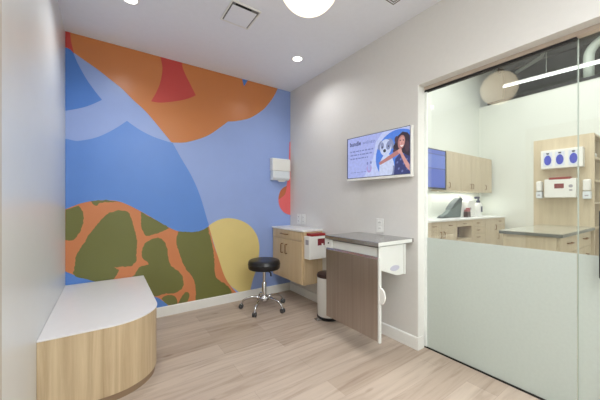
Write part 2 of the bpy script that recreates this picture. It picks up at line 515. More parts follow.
# ------------------------------------------------------------------ mural
# outline points (x, z) in metres on the back wall; a third value marks a sharp corner
MURAL = [
  ('blue', [(-0.348,1.747),(-0.222,1.768),(-0.089,1.817),(0.036,1.903),(0.159,2.015,1),(0.272,1.942),(0.399,1.888),(0.552,1.851),(0.577,1.848,1),(0.653,1.709),(0.778,1.491),(0.866,1.28),(0.944,1.015),(0.967,0.933),(1.025,0.65),(1.145,0.04,1),(1.145,-0.498,1),(-0.348,-0.064,1)]),
  ('orange', [(-0.348,1.138,1),(-0.307,1.146),(-0.208,1.194),(-0.104,1.221),(-0.02,1.226),(0.068,1.221),(0.151,1.19),(0.272,1.119),(0.417,1.022),(0.552,0.931),(0.653,0.888),(0.8,0.874),(0.888,0.891),(0.967,0.933,1),(1.025,0.708),(1.097,0.5),(1.194,0.247),(1.348,0.05,1),(1.348,-0.371,1),(0.822,-0.234,1),(0.612,0.043,1),(0.542,0.098),(0.484,0.161),(0.417,0.216),(0.101,0.365),(-0.134,0.481),(-0.236,0.537),(-0.348,0.613,1)]),
  ('olive', [(-0.348,1.138,1),(-0.307,1.142),(-0.215,1.176,1),(-0.186,1.108),(-0.183,1.025),(-0.208,0.934),(-0.244,0.872),(-0.279,0.861),(-0.348,0.88,1)]),
  ('olive', [(-0.127,1.214,1),(-0.104,1.181),(-0.082,1.172),(-0.059,1.198),(0.036,1.21),(0.101,1.21,1),(0.036,1.224),(-0.02,1.227),(-0.074,1.224)]),
  ('olive', [(-0.0,1.097),(0.076,1.125),(0.168,1.108),(0.206,1.004),(0.228,0.908),(0.245,0.826),(0.241,0.705),(0.237,0.614),(0.185,0.571),(0.101,0.572),(0.052,0.578,1),(0.093,0.543,1),(0.076,0.507),(0.052,0.461),(0.004,0.402),(-0.134,0.481),(-0.247,0.544),(-0.244,0.626),(-0.236,0.716),(-0.2,0.791),(-0.171,0.848),(-0.127,0.924),(-0.059,1.029)]),
  ('olive', [(0.281,1.11,1),(0.417,1.022),(0.542,0.934,1),(0.493,0.903),(0.417,0.881),(0.362,0.863),(0.316,0.872),(0.289,0.935),(0.279,1.027)]),
  ('olive', [(0.289,0.72),(0.325,0.799),(0.427,0.833),(0.484,0.808),(0.522,0.719),(0.542,0.567),(0.592,0.497),(0.653,0.439),(0.689,0.329),(0.668,0.256),(0.602,0.229),(0.484,0.235),(0.427,0.225),(0.272,0.254),(0.142,0.368),(0.168,0.433),(0.211,0.467),(0.272,0.549),(0.353,0.57),(0.294,0.638)]),
  ('olive', [(0.465,0.186,1),(0.484,0.207),(0.532,0.215),(0.582,0.199),(0.612,0.168),(0.622,0.101),(0.612,0.043),(0.552,0.094)]),
  ('olive', [(0.637,0.108),(0.673,0.178),(0.704,0.213),(0.736,0.207),(0.746,0.164),(0.725,0.101),(0.683,0.066)]),
  ('olive', [(0.642,0.889,1),(0.8,0.874),(0.888,0.891),(0.956,0.925,1),(0.962,0.876),(0.99,0.769),(1.014,0.651),(1.029,0.509),(1.037,0.355),(1.097,0.275),(1.151,0.237),(1.232,0.132),(1.232,-0.001,1),(0.811,0.016,1),(0.816,0.128),(0.816,0.247),(0.784,0.364),(0.704,0.487),(0.642,0.659),(0.612,0.798)]),
  ('yellow', [(0.962,0.939,1),(1.073,0.999),(1.194,1.019),(1.348,0.987),(1.481,0.909),(1.572,0.789),(1.607,0.658),(1.601,0.504),(1.558,0.33),(1.516,0.221),(1.468,0.039,1),(1.387,0.042,1),(1.322,0.11),(1.219,0.207),(1.145,0.339),(1.073,0.562),(1.014,0.756)]),
  ('deepblue', [(-0.348,2.588,1),(-0.286,2.59),(-0.258,2.572,1),(-0.222,2.473),(-0.164,2.355),(-0.104,2.262),(-0.043,2.181,1),(-0.171,2.089),(-0.313,2.025),(-0.348,2.014,1)]),
  ('red', [(-0.348,2.829,1),(-0.251,2.865,1),(-0.251,2.556,1),(-0.286,2.59),(-0.348,2.593,1)]),
  ('amber', [(-0.277,2.855,1),(-0.277,2.746),(-0.27,2.659),(-0.251,2.565,1),(-0.208,2.538),(-0.074,2.458),(0.02,2.392),(0.117,2.323),(0.211,2.234),(0.325,2.135),(0.455,1.985),(0.562,1.856,1),(0.602,1.854),(0.725,1.875),(0.944,1.974),(1.121,2.117),(1.191,2.181,1),(1.309,2.208),(1.481,2.275),(1.65,2.402),(1.753,2.52),(1.843,2.659),(1.905,2.808,1),(1.905,3.673,1)]),
  ('red', [(0.455,2.866,1),(0.459,2.747),(0.477,2.608),(0.446,2.431),(0.371,2.253,1),(0.474,2.26),(0.653,2.32),(0.757,2.372),(0.817,2.414,1),(0.757,2.528),(0.704,2.626),(0.673,2.717),(0.658,2.931,1)]),
  ('deepblue', [(1.341,2.819,1),(1.369,2.744),(1.398,2.652,1),(1.449,2.742),(1.495,2.835,1)]),
  ('coral', [(2.25,2.096,1),(2.069,2.045,1),(2.059,1.795),(2.046,1.586),(2.025,1.461),(2.008,1.406,1),(1.945,1.39),(1.905,1.322),(1.893,1.24),(1.915,1.146),(1.984,1.07),(2.082,1.036),(2.25,1.029,1)]),
  ('rust', [(2.025,1.434,1),(1.952,1.397),(1.908,1.328),(1.893,1.247,1),(1.952,1.282),(2.0,1.33)]),
]

def smooth_outline(p, k=8):
    n = len(p); out = []
    for i in range(n):
        p0, p1, p2, p3 = p[i - 1], p[i], p[(i + 1) % n], p[(i + 2) % n]
        a, c = Vector(p1[:2]), Vector(p2[:2])
        t1 = Vector((0, 0)) if len(p1) > 2 else (c - Vector(p0[:2])) / 2
        t2 = Vector((0, 0)) if len(p2) > 2 else (Vector(p3[:2]) - a) / 2
        d = (c - a).length
        if len(p1) > 2: t1 = (c - a) * 1.0 if len(p2) > 2 else (c - a) * 1.5 - t2 * 0.5
        if len(p2) > 2 and len(p1) <= 2: t2 = (c - a) * 1.5 - t1 * 0.5
        for t in (t1, t2):
            if t.length > 1.4 * d: t *= 1.4 * d / t.length
        for s in range(k):
            u = s / k
            out.append(a * (2*u**3 - 3*u*u + 1) + t1 * (u**3 - 2*u*u + u) + c * (-2*u**3 + 3*u*u) + t2 * (u**3 - u*u))
    return out
def clip_rect(poly, x0, x1, z0, z1):
    def clip(pl, inside, cut):
        res = []
        for i in range(len(pl)):
            a, c = pl[i - 1], pl[i]
            if inside(c):
                if not inside(a): res.append(cut(a, c))
                res.append(c)
            elif inside(a): res.append(cut(a, c))
        return res
    def at(i, v):
        return lambda a, c: a + (c - a) * ((v - a[i]) / (c[i] - a[i]))
    poly = clip(poly, lambda p: p[0] >= x0, at(0, x0))
    poly = clip(poly, lambda p: p[0] <= x1, at(0, x1))
    poly = clip(poly, lambda p: p[1] >= z0, at(1, z0))
    poly = clip(poly, lambda p: p[1] <= z1, at(1, z1))
    return poly
b = MB()
b.box(XL + 0.001, XR - 0.001, YB - 0.004, YB - 0.001, 0.103, H - 0.001, M['mural_base'])
for i, (cname, pts) in enumerate(MURAL):
    poly = clip_rect(smooth_outline(pts), XL + 0.001, XR - 0.001, 0.103, H - 0.001)
    y = YB - 0.0042 - 0.00018 * i
    if cname == 'olive':
        poly = [p + Vector((noise.noise((p[0] * 38, p[1] * 38, i)), noise.noise((p[0] * 38, p[1] * 38, i + 7)))) * 0.009 for p in poly]
        poly = clip_rect(poly, XL + 0.001, XR - 0.001, 0.103, H - 0.001)
    clean = []
    for p in poly:
        if not clean or (p - clean[-1]).length > 1e-4: clean.append(p)
    if (clean[0] - clean[-1]).length < 1e-4: clean.pop()
    # wind so the face looks into the room (-Y)
    ar = sum(clean[k - 1][0] * clean[k][1] - clean[k][0] * clean[k - 1][1] for k in range(len(clean)))
    if ar < 0: clean.reverse()
    b.flat([(p[0], y, p[1]) for p in clean], M['mural_' + cname])
tag(b.build('mural'), 'floor-to-ceiling painted mural of blue, orange, red, yellow and giraffe-patched shapes', 'mural')

# ------------------------------------------------------------------ bench against the left wall
t = thing('bench', 'built-in bench with white top and rounded pale oak front, under the mural', 'bench', (0, 2.7, 0))
def bench_outline(inset, r, n=16):
    x1, y0 = 0.302 - inset, 2.012 + inset
    pts = [(XL + 0.001, YB - 0.016), (XL + 0.001, y0)]
    cx_, cy_ = x1 - r, y0 + r
    for k in range(n + 1):
        a = -PI / 2 + PI / 2 * k / n
        pts.append((cx_ + r * math.cos(a), cy_ + r * math.sin(a)))
    pts.append((x1, YB - 0.016))
    return pts
b = MB(); b.prism(bench_outline(0.0, 0.30, 24), 'z', 0.455, 0.464, M['white_lam'], 0.002); b.build('seat_top', t, 'white laminate top')
b = MB(); b.prism(bench_outline(0.004, 0.296, 24), 'z', 0.045, 0.455, M['oak']); b.build('front_panel', t, 'curved oak veneer front')
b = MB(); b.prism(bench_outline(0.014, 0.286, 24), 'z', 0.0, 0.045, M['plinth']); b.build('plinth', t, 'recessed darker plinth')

# ------------------------------------------------------------------ rolling stool
sx, sy = 1.472, 2.845
t = thing('rolling_stool', 'black round-seat rolling stool with chrome base in front of the mural', 'stool', (sx, sy, 0))
b = MB(); b.lathe(sx, sy, [(0, .448), (.156, .448), (.172, .453), (.180, .467), (.181, .500), (.184, .503), (.184, .509), (.181, .512), (.179, .534), (.169, .549), (.150, .555), (.06, .551), (0, .550)], M['vinyl'], 56); seat = b.build('seat', t, 'padded black vinyl seat')
b = MB(); b.lathe(sx, sy, [(.0, .43), (.075, .43), (.08, .4478), (0, .4478)], M['black_metal'], 32); b.build('seat_plate', t)
b = MB(); b.lathe(sx, sy, [(.0, .10), (.026, .10), (.026, .29), (.023, .295), (.0155, .297), (.0155, .44), (0, .44)], M['chrome'], 28); b.build('gas_column', t, 'chrome column')
b = MB(); b.tube([(sx, sy, .432), (sx + .035, sy - .03, .425), (sx + .06, sy - .045, .40), (sx + .062, sy - .047, .365)], [.006, .006, .009, .011], M['black_metal']); b.build('lever', t, 'black height lever')
b = MB(); b.lathe(sx, sy, [(0, .085), (.045, .085), (.05, .095), (.05, .125), (.035, .15), (.026, .152), (0, .152)], M['chrome'], 32); b.build('hub', t)
for k in range(5):
    a = math.radians(4 + 72 * k)
    def pt(r, z): return (sx + r * math.cos(a), sy + r * math.sin(a), z)
    b = MB(); b.tube([pt(.03, .118), pt(.09, .128), pt(.15, .126), pt(.20, .112), pt(.235, .092), pt(.25, .068), pt(.252, .055)], [.017, .016, .014, .013, .012, .0115, .011], M['chrome'], 14)
    leg = b.build('leg', t)
    b = MB()
    sa, ca = math.sin(a), math.cos(a)
    c0 = Vector(pt(.262, .026)); ax = Vector((-sa, ca, 0))
    for s in (-1, 1):
        b.tube([c0 + ax * s * .006, c0 + ax * s * .009, c0 + ax * s * .017, c0 + ax * s * .02], [.020, .026, .026, .021], M['caster'], 22)
    b.tube([c0 + ax * -.02, c0 + ax * .02], .008, M['chrome'], 12)
    b.tube([pt(.252, .06), pt(.262, .048), pt(.262, .03)], [.010, .012, .009], M['chrome'], 12)
    b.build('caster', leg, 'small twin-wheel caster')

# ------------------------------------------------------------------ wall-hung oak cabinet in the corner
cx0, cy0, cz0, cz1 = 1.80, 2.545, 0.268, 0.872
t = thing('wall_cabinet', 'wall-hung pale oak cabinet in the corner with white countertop', 'cabinet', (1.94, 2.9, cz0))
b = MB(); b.box(cx0 + .02, XR - .001, cy0, YB - .006, cz0, cz1, M['oak_fine'], .001); b.build('carcass', t)
b = MB(); b.box(cx0 - .008, XR - .001, cy0 - .008, YB - .006, cz1, cz1 + .022, M['quartz'], .003); b.build('countertop', t, 'thin white countertop')
def bar_handle(mb, c, d, ln, out, r, m):
    """D-shaped bar handle: c centre, d axis vector, out direction of projection."""
    c, d, out = Vector(c), Vector(d), Vector(out)
    mb.tube([c - d * ln / 2, c - d * ln / 2 + out * .8, c - d * (ln / 2 - .006) + out, c + d * (ln / 2 - .006) + out, c + d * ln / 2 + out * .8, c + d * ln / 2], r, m, 8)
ym = 2.925
b = MB(); b.box(cx0, cx0 + .019, cy0 + .022, YB - .022, .765, cz1 - .004, M['oak_fine'], .0015); dw = b.build('drawer', t)
b = MB(); bar_handle(b, (cx0, ym + .005, .822), (0, 1, 0), .15, (-.028, 0, 0), .006, M['nickel']); b.build('handle', dw, 'dark brass bar handle')
for s in (0, 1):
    y0, y1 = ((cy0 + .022, ym - .0015), (ym + .0015, YB - .022))[s]
    b = MB(); b.box(cx0, cx0 + .019, y0, y1, cz0 + .004, .761, M['oak_fine'], .0015); d_ = b.build('door', t)
    b = MB(); bar_handle(b, (cx0, ym + (-.045, .055)[s], .64), (0, 0, 1), .11, (-.028, 0, 0), .006, M['nickel']); b.build('handle', d_, 'dark brass bar handle')

# sharps container on the cabinet's side
t = thing('sharps_container', 'white sharps container with red lid mounted on the oak corner cabinet side', 'sharps container', (1.93, cy0, .57))
b = MB(); b.box(1.818, 2.05, cy0 - .105, cy0 - .001, .574, .828, M['white_pl'], .006); bd = b.build('body', t)
b = MB(); b.box(1.93, 2.034, cy0 - .1062, cy0 - .1052, .724, .800, M['red_lbl']); b.box(1.985, 2.010, cy0 - .1068, cy0 - .1062, .724, .744, M['white_pl']); b.build('warning_label', bd, 'dark red square label')
b = MB(); b.box(1.8168, 1.8178, cy0 - .085, cy0 - .03, .735, .79, M['grey_lbl']); b.build('side_label', bd, 'small grey label')
b = MB(); b.prism([(cy0 - .10, .828), (cy0 - .004, .828), (cy0 - .004, .858), (cy0 - .085, .856), (cy0 - .10, .846)], 'x', 1.85, 2.05, M['red_pl'], .003); b.build('lid', t, 'red lid')

# ------------------------------------------------------------------ fold-down exam table
ty0, ty1, tx0 = 1.355, 1.965, 1.638
t = thing('exam_table', 'wall-mounted stainless steel folding exam table with its leaf hanging down', 'exam table', (1.9, 1.66, .17))
b = MB(); b.box(tx0, XR - .001, ty0, ty1, .876, .908, M['steel_h'], .003)
top = b.build('tabletop', t, 'grey steel top')
b = MB(); b.box(tx0 + .002, XR - .03, ty0 - .004, ty0 - .0002, .878, .906, M['offwhite_metal'], .001); b.build('end_cap', top, 'off-white end strip')
b = MB()
b.box(1.664, 1.678, ty0 + .03, ty1 - .03, .765, .862, M['offwhite_metal'], .002)
b.box(1.678, 1.99, ty1 - .045, ty1 - .03, .70, .862, M['offwhite_metal'], .002)
b.box(1.668, 2.0, ty0 + .02, ty1 - .02, .862, .8755, M['shadow_gap'])
b.box(1.99, XR - .001, ty0 + .09, ty1 - .03, .66, .8755, M['offwhite_metal'], .002)
b.build('apron', t, 'off-white housing under the top')
b = MB(); b.prism([(1.655, .872), (1.655, .702), (1.865, .632), (1.965, .632), (1.965, .872)], 'y', ty0 + .004, ty0 + .016, M['offwhite_metal'], .002)
b.prism([(1.948, .872), (1.948, .632), (1.965, .632), (1.965, .872)], 'y', ty0 - .006, ty0 + .004, M['offwhite_metal'], .001)
sp = b.build('side_plate', t, 'tapered off-white side plate')
b = MB()
b.prism([(1.838 + .056 * math.cos(2 * PI * k / 28), .694 + .022 * math.sin(2 * PI * k / 28)) for k in range(28)], 'y', ty0 + .002, ty0 + .0042, M['lav_lbl'])
b.build('oval_sticker', sp, 'oval lavender-grey sticker')
b = MB(); b.box(1.648, 1.6635, ty1 - .085, ty1 + .015, .79, .868, M['offwhite_metal'], .004)
b.lathe((1.642, 1.925, .838), 0, [(0, 0), (.007, .001), (.007, .006), (0, .006)], M['dark_slot'], 12, 'x')
b.build('latch_plate', t, 'off-white latch plate with a screw')
b = MB(); b.box(tx0, tx0 + .005, ty0 + .006, ty1 - .02, .176, .782, M['steel_v'], .001)
b.prism([(tx0, .782), (tx0 + .012, .798), (tx0 + .017, .798), (tx0 + .005, .782)], 'y', ty0 + .006, ty1 - .02, M['steel_h'])
lf = b.build('drop_leaf', t, 'hanging brushed steel leaf')
b = MB(); b.box(tx0 + .001, tx0 + .024, ty0 - .012, ty0 + .005, .166, .80, M['offwhite_metal'], .003)
b.prism([(tx0 + .003, .796), (tx0 + .003, .86), (tx0 + .022, .874), (tx0 + .028, .874), (tx0 + .026, .796)], 'y', ty0 - .006, ty0 + .002, M['offwhite_metal'])
b.box(tx0 + .0055, tx0 + .024, ty0 + .005, ty1 - .03, .18, .78, M['offwhite_metal'], .003)
b.build('leaf_edge', lf, 'off-white leaf edge and hinge')
b = MB()
hd = [(ty0 - .012, .47 - .02)] + [(ty0 - .010 - .045 * math.cos(a), .515 + .062 * math.sin(a)) for a in [(-PI / 2) + PI * k / 16 for k in range(17)]] + [(ty0 - .012, .58 + .02)]
b.prism([(ty0 - .008, .455)] + hd[1:-1] + [(ty0 - .008, .575)], 'x', tx0 + .004, tx0 + .02, M['white_pl'], .002)
b.build('support_plate', lf, 'white half-round plate')

# ------------------------------------------------------------------ waste bin
bx_, by_ = 1.915, 2.235
t = thing('waste_bin', 'slim white waste bin with dark lid standing between cabinet and exam table', 'waste bin', (bx_, by_, 0))
b = MB(); b.lathe(bx_, by_, [(0, .03), (.115, .03), (.118, .035), (.122, .43), (0, .43)], M['white_pl'], 44); b.build('body', t)
b = MB(); b.lathe(bx_, by_, [(0, 0), (.118, 0), (.122, .006), (.122, .026), (.117, .031), (0, .031)], M['black_metal'], 44); b.box(bx_ - .175, bx_ - .11, by_ - .03, by_ + .03, .006, .018, M['chrome'], .004); b.build('base', t, 'dark base with a metal pedal')
b = MB(); b.lathe(bx_, by_, [(0, .43), (.124, .43), (.126, .436), (.126, .446), (.118, .462), (.08, .475), (0, .478)], M['bin_lid'], 44); b.build('lid', t, 'dark brown lid')

# ------------------------------------------------------------------ television (turned slightly off the wall)
tw, th = 0.685, 0.409
t = thing('television', 'wall-mounted flat television showing a girl hugging a white dog', 'television', (0, 0, 0))
b = MB(); b.box(0, tw, 0, .035, -.014, th, M['white_pl'], .004)
b.box(.001, tw - .012, -.0006, .001, .008, th - .001, M['frame_grey'])
b.box(.12, tw - .12, .035, .05, .08, th - .08, M['black_metal'], .004)
bz = b.build('housing', t, 'thin white frame')
b = MB(); b.box(.22, .46, .05, .066, .12, .30, M['black_metal'], .002); b.build('wall_bracket', t)
# picture: u to the right, v downwards, in fractions of the lit area
su0, su1, sv0, sv1 = .012, tw - .016, th - .007, .014
asp = (su1 - su0) / (sv0 - sv1)
pic = MB()
_l = [0]
def quadp(pts, m):
    _l[0] += 1
    y = -.0008 - .00008 * _l[0]
    pp = [(su0 + min(max(u, 0), 1) * (su1 - su0), sv0 + min(max(v, 0), 1) * (sv1 - sv0)) for u, v in pts]
    cl = []
    for p in pp:
        if not cl or abs(p[0] - cl[-1][0]) + abs(p[1] - cl[-1][1]) > 1e-5: cl.append(p)
    if abs(cl[0][0] - cl[-1][0]) + abs(cl[0][1] - cl[-1][1]) < 1e-5: cl.pop()
    ar = sum(cl[k - 1][0] * cl[k][1] - cl[k][0] * cl[k - 1][1] for k in range(len(cl)))
    if ar < 0: cl.reverse()
    pic.flat([(p[0], y, p[1]) for p in cl], M['lit_' + m])
def ell(u, v, ru, rv, m, rot=0, n=28):
    pts = []
    for k in range(n):
        a = 2 * PI * k / n
        x, y = ru * math.cos(a), rv / asp * math.sin(a)
        pts.append((u + x * math.cos(rot) - y * math.sin(rot), v + asp * (x * math.sin(rot) + y * math.cos(rot))))
    quadp(pts, m)
quadp([(0, 0), (1, 0), (1, 1), (0, 1)], 'bg')
quadp([(.30, 1), (.46, .55), (.5, .2), (.62, 0), (1, 0), (1, 1)], 'bg2')
ell(.845, .60, .345, .345 * asp, 'circle', n=60)
ell(.67, .86, .115, .34, 'fur'); ell(.73, .98, .10, .2, 'fur_grey')
ell(.665, .84, .10, .30, 'fur')
ell(.575, .30, .035, .11, 'fur_grey', .5); ell(.735, .30, .04, .13, 'fur_grey', -.4)
ell(.655, .37, .088, .19, 'fur'); ell(.70, .33, .035, .10, 'fur_grey', .2); ell(.605, .32, .025, .08, 'fur_grey')
ell(.64, .46, .04, .09, 'fur'); ell(.640, .44, .022, .038, 'nose'); ell(.605, .35, .010, .018, 'nose'); ell(.70, .35, .010, .018, 'nose')
quadp([(.84, .16), (.90, .09), (.97, .13), (1, .2), (1, .66), (.95, .60), (.86, .50), (.80, .52), (.77, .42), (.80, .28)], 'hair')
ell(.80, .40, .03, .07, 'hair'); ell(.82, .24, .03, .08, 'hair2'); ell(.965, .42, .03, .12, 'hair2'); ell(.79, .48, .025, .05, 'hair2')
ell(.887, .31, .050, .150, 'skin', .15); ell(.895, .29, .034, .10, 'skin_hi', .15)
ell(.872, .27, .009, .013, 'nose'); ell(.915, .275, .009, .013, 'nose'); ell(.893, .335, .008, .016, 'skin')
quadp([(.868, .375), (.893, .385), (.918, .37), (.908, .405), (.892, .415), (.877, .405)], 'smile')
quadp([(.80, .66), (.86, .56), (.93, .58), (1, .64), (1, 1), (.78, 1)], 'dress')
for (u, v) in ((.83, .74), (.88, .68), (.85, .88), (.92, .78), (.96, .70), (.90, .94), (.97, .90)): ell(u, v, .012, .028, 'dress2', .6)
quadp([(.55, .70), (.60, .66), (.72, .56), (.83, .47), (.87, .49), (.86, .56), (.75, .64), (.64, .71), (.57, .755)], 'skin')
quadp([(.855, .50), (.89, .50), (.94, .66), (1, .82), (1, .95), (.95, .86), (.90, .68)], 'skin_hi')
ell(.865, .50, .03, .05, 'skin_hi', .3)
# lines of small print, too fine to read
def words(u0, u1, v, hgt, m, seed):
    rnd = random.Random(seed); u = u0
    while u < u1 - .02:
        wd = rnd.uniform(.022, .06); e = min(u + wd, u1)
        quadp([(u, v - hgt / 2), (e, v - hgt / 2), (e, v + hgt / 2), (u, v + hgt / 2)], m); u = e + .012
words(.055, .46, .345, .030, 'soft_text', 1); words(.055, .44, .435, .030, 'soft_text', 2); words(.055, .38, .525, .030, 'soft_text', 3)
words(.055, .34, .87, .014, 'soft_text', 5)
ell(.365, .68, .014, .035, 'soft_text'); ell(.425, .67, .014, .035, 'soft_text')
ell(.395, .80, .042, .105, 'logo'); ell(.395, .79, .024, .065, 'bg'); quadp([(.37, .70), (.42, .70), (.42, .79), (.37, .79)], 'bg')
# headline lettering
def lettering(text, u0, u1, vbase, m, bold):
    cu = bpy.data.curves.new('headline', 'FONT'); cu.body = text; cu.size = 1
    if bold: cu.offset = .018
    to = bpy.data.objects.new('headline', cu); C.objects.link(to)
    bpy.context.view_layer.update()
    ev = to.evaluated_get(bpy.context.evaluated_depsgraph_get())
    me = ev.to_mesh()
    xs = [v.co.x for v in me.vertices]; x0, x1 = min(xs), max(xs)
    k = (u1 - u0) * (su1 - su0) / (x1 - x0)
    _l[0] += 1
    y = -.0008 - .00008 * _l[0]
    bb = bmesh.new(); bb.from_mesh(me); ev.to_mesh_clear()
    zb = sv0 + vbase * (sv1 - sv0)
    for v in bb.verts:
        v.co = Vector((su0 + u0 * (su1 - su0) + (v.co.x - x0) * k, y, zb + v.co.y * k * 1.15))
    bmesh.ops.recalc_face_normals(bb, faces=bb.faces[:])
    for f in bb.faces:
        if f.normal.y > 0: f.normal_flip()
    pic.absorb(bb, M['lit_' + m])
    bpy.data.objects.remove(to); bpy.data.curves.remove(cu)
lettering('bundle', .05, .25, .205, 'text', True)
lettering('wellness', .28, .50, .205, 'soft_text', False)
pic.build('screen', t, 'lit screen with a headline, a logo, a girl and a dog')
far_, near_ = Vector((1.978, 2.027)), Vector((2.040, 1.346))
dv = near_ - far_
t.location = (far_.x, far_.y, 1.431)
t.rotation_euler = (0, 0, math.atan2(dv.y, dv.x))

# ------------------------------------------------------------------ paper towel dispenser, outlets
t = thing('paper_towel_dispenser', 'white paper towel dispenser mounted on the mural near the corner', 'paper towel dispenser', (1.88, YB, 1.5))
px0, px1, yf = 1.762, 2.035, YB - .085
b = MB(); b.prism([(YB - .006, 1.79), (yf + .012, 1.79), (yf, 1.775), (yf, 1.627), (YB - .006, 1.627)], 'x', px0, px1, M['white_pl'], .006); b.build('cover', t)
b = MB(); b.prism([(YB - .006, 1.625), (yf + .004, 1.625), (yf + .004, 1.53), (yf + .03, 1.502), (YB - .006, 1.502)], 'x', px0 + .004, px1 - .004, M['cool_pl'], .006)
b.prism([(px0 + .09, 1.502), (px1 - .05, 1.502), (px1 - .08, 1.482), (px0 + .11, 1.482)], 'y', yf + .03, yf + .034, M['white_pl'])
b.build('lower_cover', t, 'translucent bluish lower half')

t = thing('wall_outlet', 'white wall outlet above the exam table', 'outlet', (XR, 1.70, .99), 'white wall outlets')
b = MB(); b.box(XR - .007, XR - .0005, 1.66, 1.742, .925, 1.055, M['white_pl'], .003); pl_ = b.build('cover_plate', t)
for dz in (-.027, .027):
    b = MB(); b.box(XR - .0095, XR - .007, 1.683, 1.719, .99 + dz - .02, .99 + dz + .02, M['trim'], .001)
    for dy in (-.007, .007): b.box(XR - .0102, XR - .0094, 1.701 + dy - .0015, 1.701 + dy + .0015, .99 + dz - .006, .99 + dz + .008, M['dark_slot'])
    b.build('socket', pl_)
dup(t, (XR, 3.03, .99), 'white wall outlet above the oak corner cabinet, nearer the mural')
dup(t, (XR, 2.925, .99), 'white wall outlet above the oak corner cabinet, farther from the mural')

# ------------------------------------------------------------------ ceiling fittings
t = thing('ceiling_vent', 'square white ceiling vent with a dark slot', 'vent', (.90, 2.15, H))
b = MB()
for r in ((.772, .784, 2.015, 2.285), (1.008, 1.02, 2.015, 2.285), (.784, 1.008, 2.015, 2.027), (.784, 1.008, 2.273, 2.285)):
    b.box(r[0], r[1], r[2], r[3], H - .010, H - .0005, M['trim'], .002)
b.build('frame', t, 'white frame')
b = MB(); b.box(.784, 1.008, 2.027, 2.273, H - .003, H - .0005, M['shadow_gap']); b.box(.815, .945, 2.030, 2.056, H - .004, H - .003, M['dark_slot']); b.build('slot', t, 'dark slot')
b = MB(); b.box(.795, .998, 2.058, 2.268, H - .011, H - .005, M['ceiling'], .002); b.build('panel', t, 'flat white panel')

t = thing('recessed_downlight', 'round recessed downlight in the ceiling near the right wall', 'downlight', (1.667, 2.455, H), 'recessed downlights')
b = MB(); b.lathe(1.667, 2.455, [(.062, H - .0005), (.062, H - .004), (.056, H - .006), (.048, H - .004), (.048, H - .0005)], M['trim'], 36); b.build('trim_ring', t)
b = MB(); b.lathe(1.667, 2.455, [(.047, H - .0005), (.047, H - .003), (0, H - .003)], M['lens'], 32); b.build('lens', t, 'glowing lens')
dup(t, (.14, 2.455, H), 'round recessed downlight in the ceiling near the left wall')

gx, gy, gz, gr = .918, 1.235, 2.43, .171
t = thing('globe_pendant', 'opal glass globe pendant lamp hanging from the ceiling', 'pendant lamp', (gx, gy, H))
b = MB(); b.sphere((gx, gy, gz), gr, M['globe'], 48, 32); b.build('globe', t, 'glowing warm white globe')
b = MB(); b.lathe(gx, gy, [(.006, H - .02), (.006, gz + gr - .01)], M['nickel'], 14); b.lathe(gx, gy, [(0, gz + gr - .012), (.04, gz + gr - .012), (.04, gz + gr + .015), (0, gz + gr + .02)], M['nickel'], 24); b.build('stem', t)
b = MB(); b.lathe(gx, gy, [(0, H - .0005), (.06, H - .0005), (.06, H - .015), (.01, H - .022), (0, H - .022)], M['nickel'], 32); b.build('canopy', t)

t = thing('air_diffuser', 'small square white ceiling diffuser beside the right wall', 'vent', (1.76, 1.30, H))
b = MB(); b.box(1.69, 1.835, 1.23, 1.375, H - .006, H - .0005, M['ceiling'], .002); b.build('face_plate', t)
for k in range(3):
    s = .055 - .018 * k
    b = MB()
    for (a0, a1, c0, c1) in ((-s, s, -s, -s + .006), (-s, s, s - .006, s), (-s, -s + .006, -s + .006, s - .006), (s - .006, s, -s + .006, s - .006)):
        b.box(1.7625 + a0, 1.7625 + a1, 1.3025 + c0, 1.3025 + c1, H - .009, H - .006, M['shadow_gap'])
    b.build('louver', t)

# ------------------------------------------------------------------ next room: counters along the back wall
def unit(name, label, x0, x1, yf_, yb, z0, z1, group):
    t = thing(name, label, 'cabinet', ((x0 + x1) / 2, yb, z0), group)
    return t
def front(t, kind, x0, x1, z0, z1, yf_, hc=None, hv=True, hl=.10):
    m = MB(); m.box(x0 + .002, x1 - .002, yf_, yf_ + .019, z0 + .002, z1 - .002, M['oak_pale'], .0015)
    d = m.build(kind, t)
    if hc:
        m = MB(); bar_handle(m, (hc[0], yf_, hc[1]), (0, 0, 1) if hv else (1, 0, 0), hl, (0, -.028, 0), .006, M['nickel']); m.build('handle', d)
    return d
UF, UZ0, UZ1 = 2.92, 1.45, 2.26
def upper(x0, x1, doors, label):
    t = thing('upper_cabinet', label, 'cabinet', ((x0 + x1) / 2, YB, UZ0), 'oak wall cupboards in the next room')
    m = MB(); m.box(x0, x1, UF + .02, YB - .001, UZ0, UZ1, M['oak_pale'], .001); m.build('carcass', t)
    for (a, c, hxx) in doors: front(t, 'door', a, c, UZ0, UZ1, UF, (hxx, UZ0 + .115))
upper(5.62, 6.19, [(5.62, 6.19, 5.70)], 'oak wall cupboard in the next room, next to the blue screen')
upper(6.19, 7.15, [(6.19, 6.67, 6.62), (6.67, 7.15, 6.72)], 'double-door oak wall cupboard in the next room, middle one')
upper(7.15, 7.72, [(7.15, 7.72, 7.36)], 'oak wall cupboard in the next room, nearest the far corner')

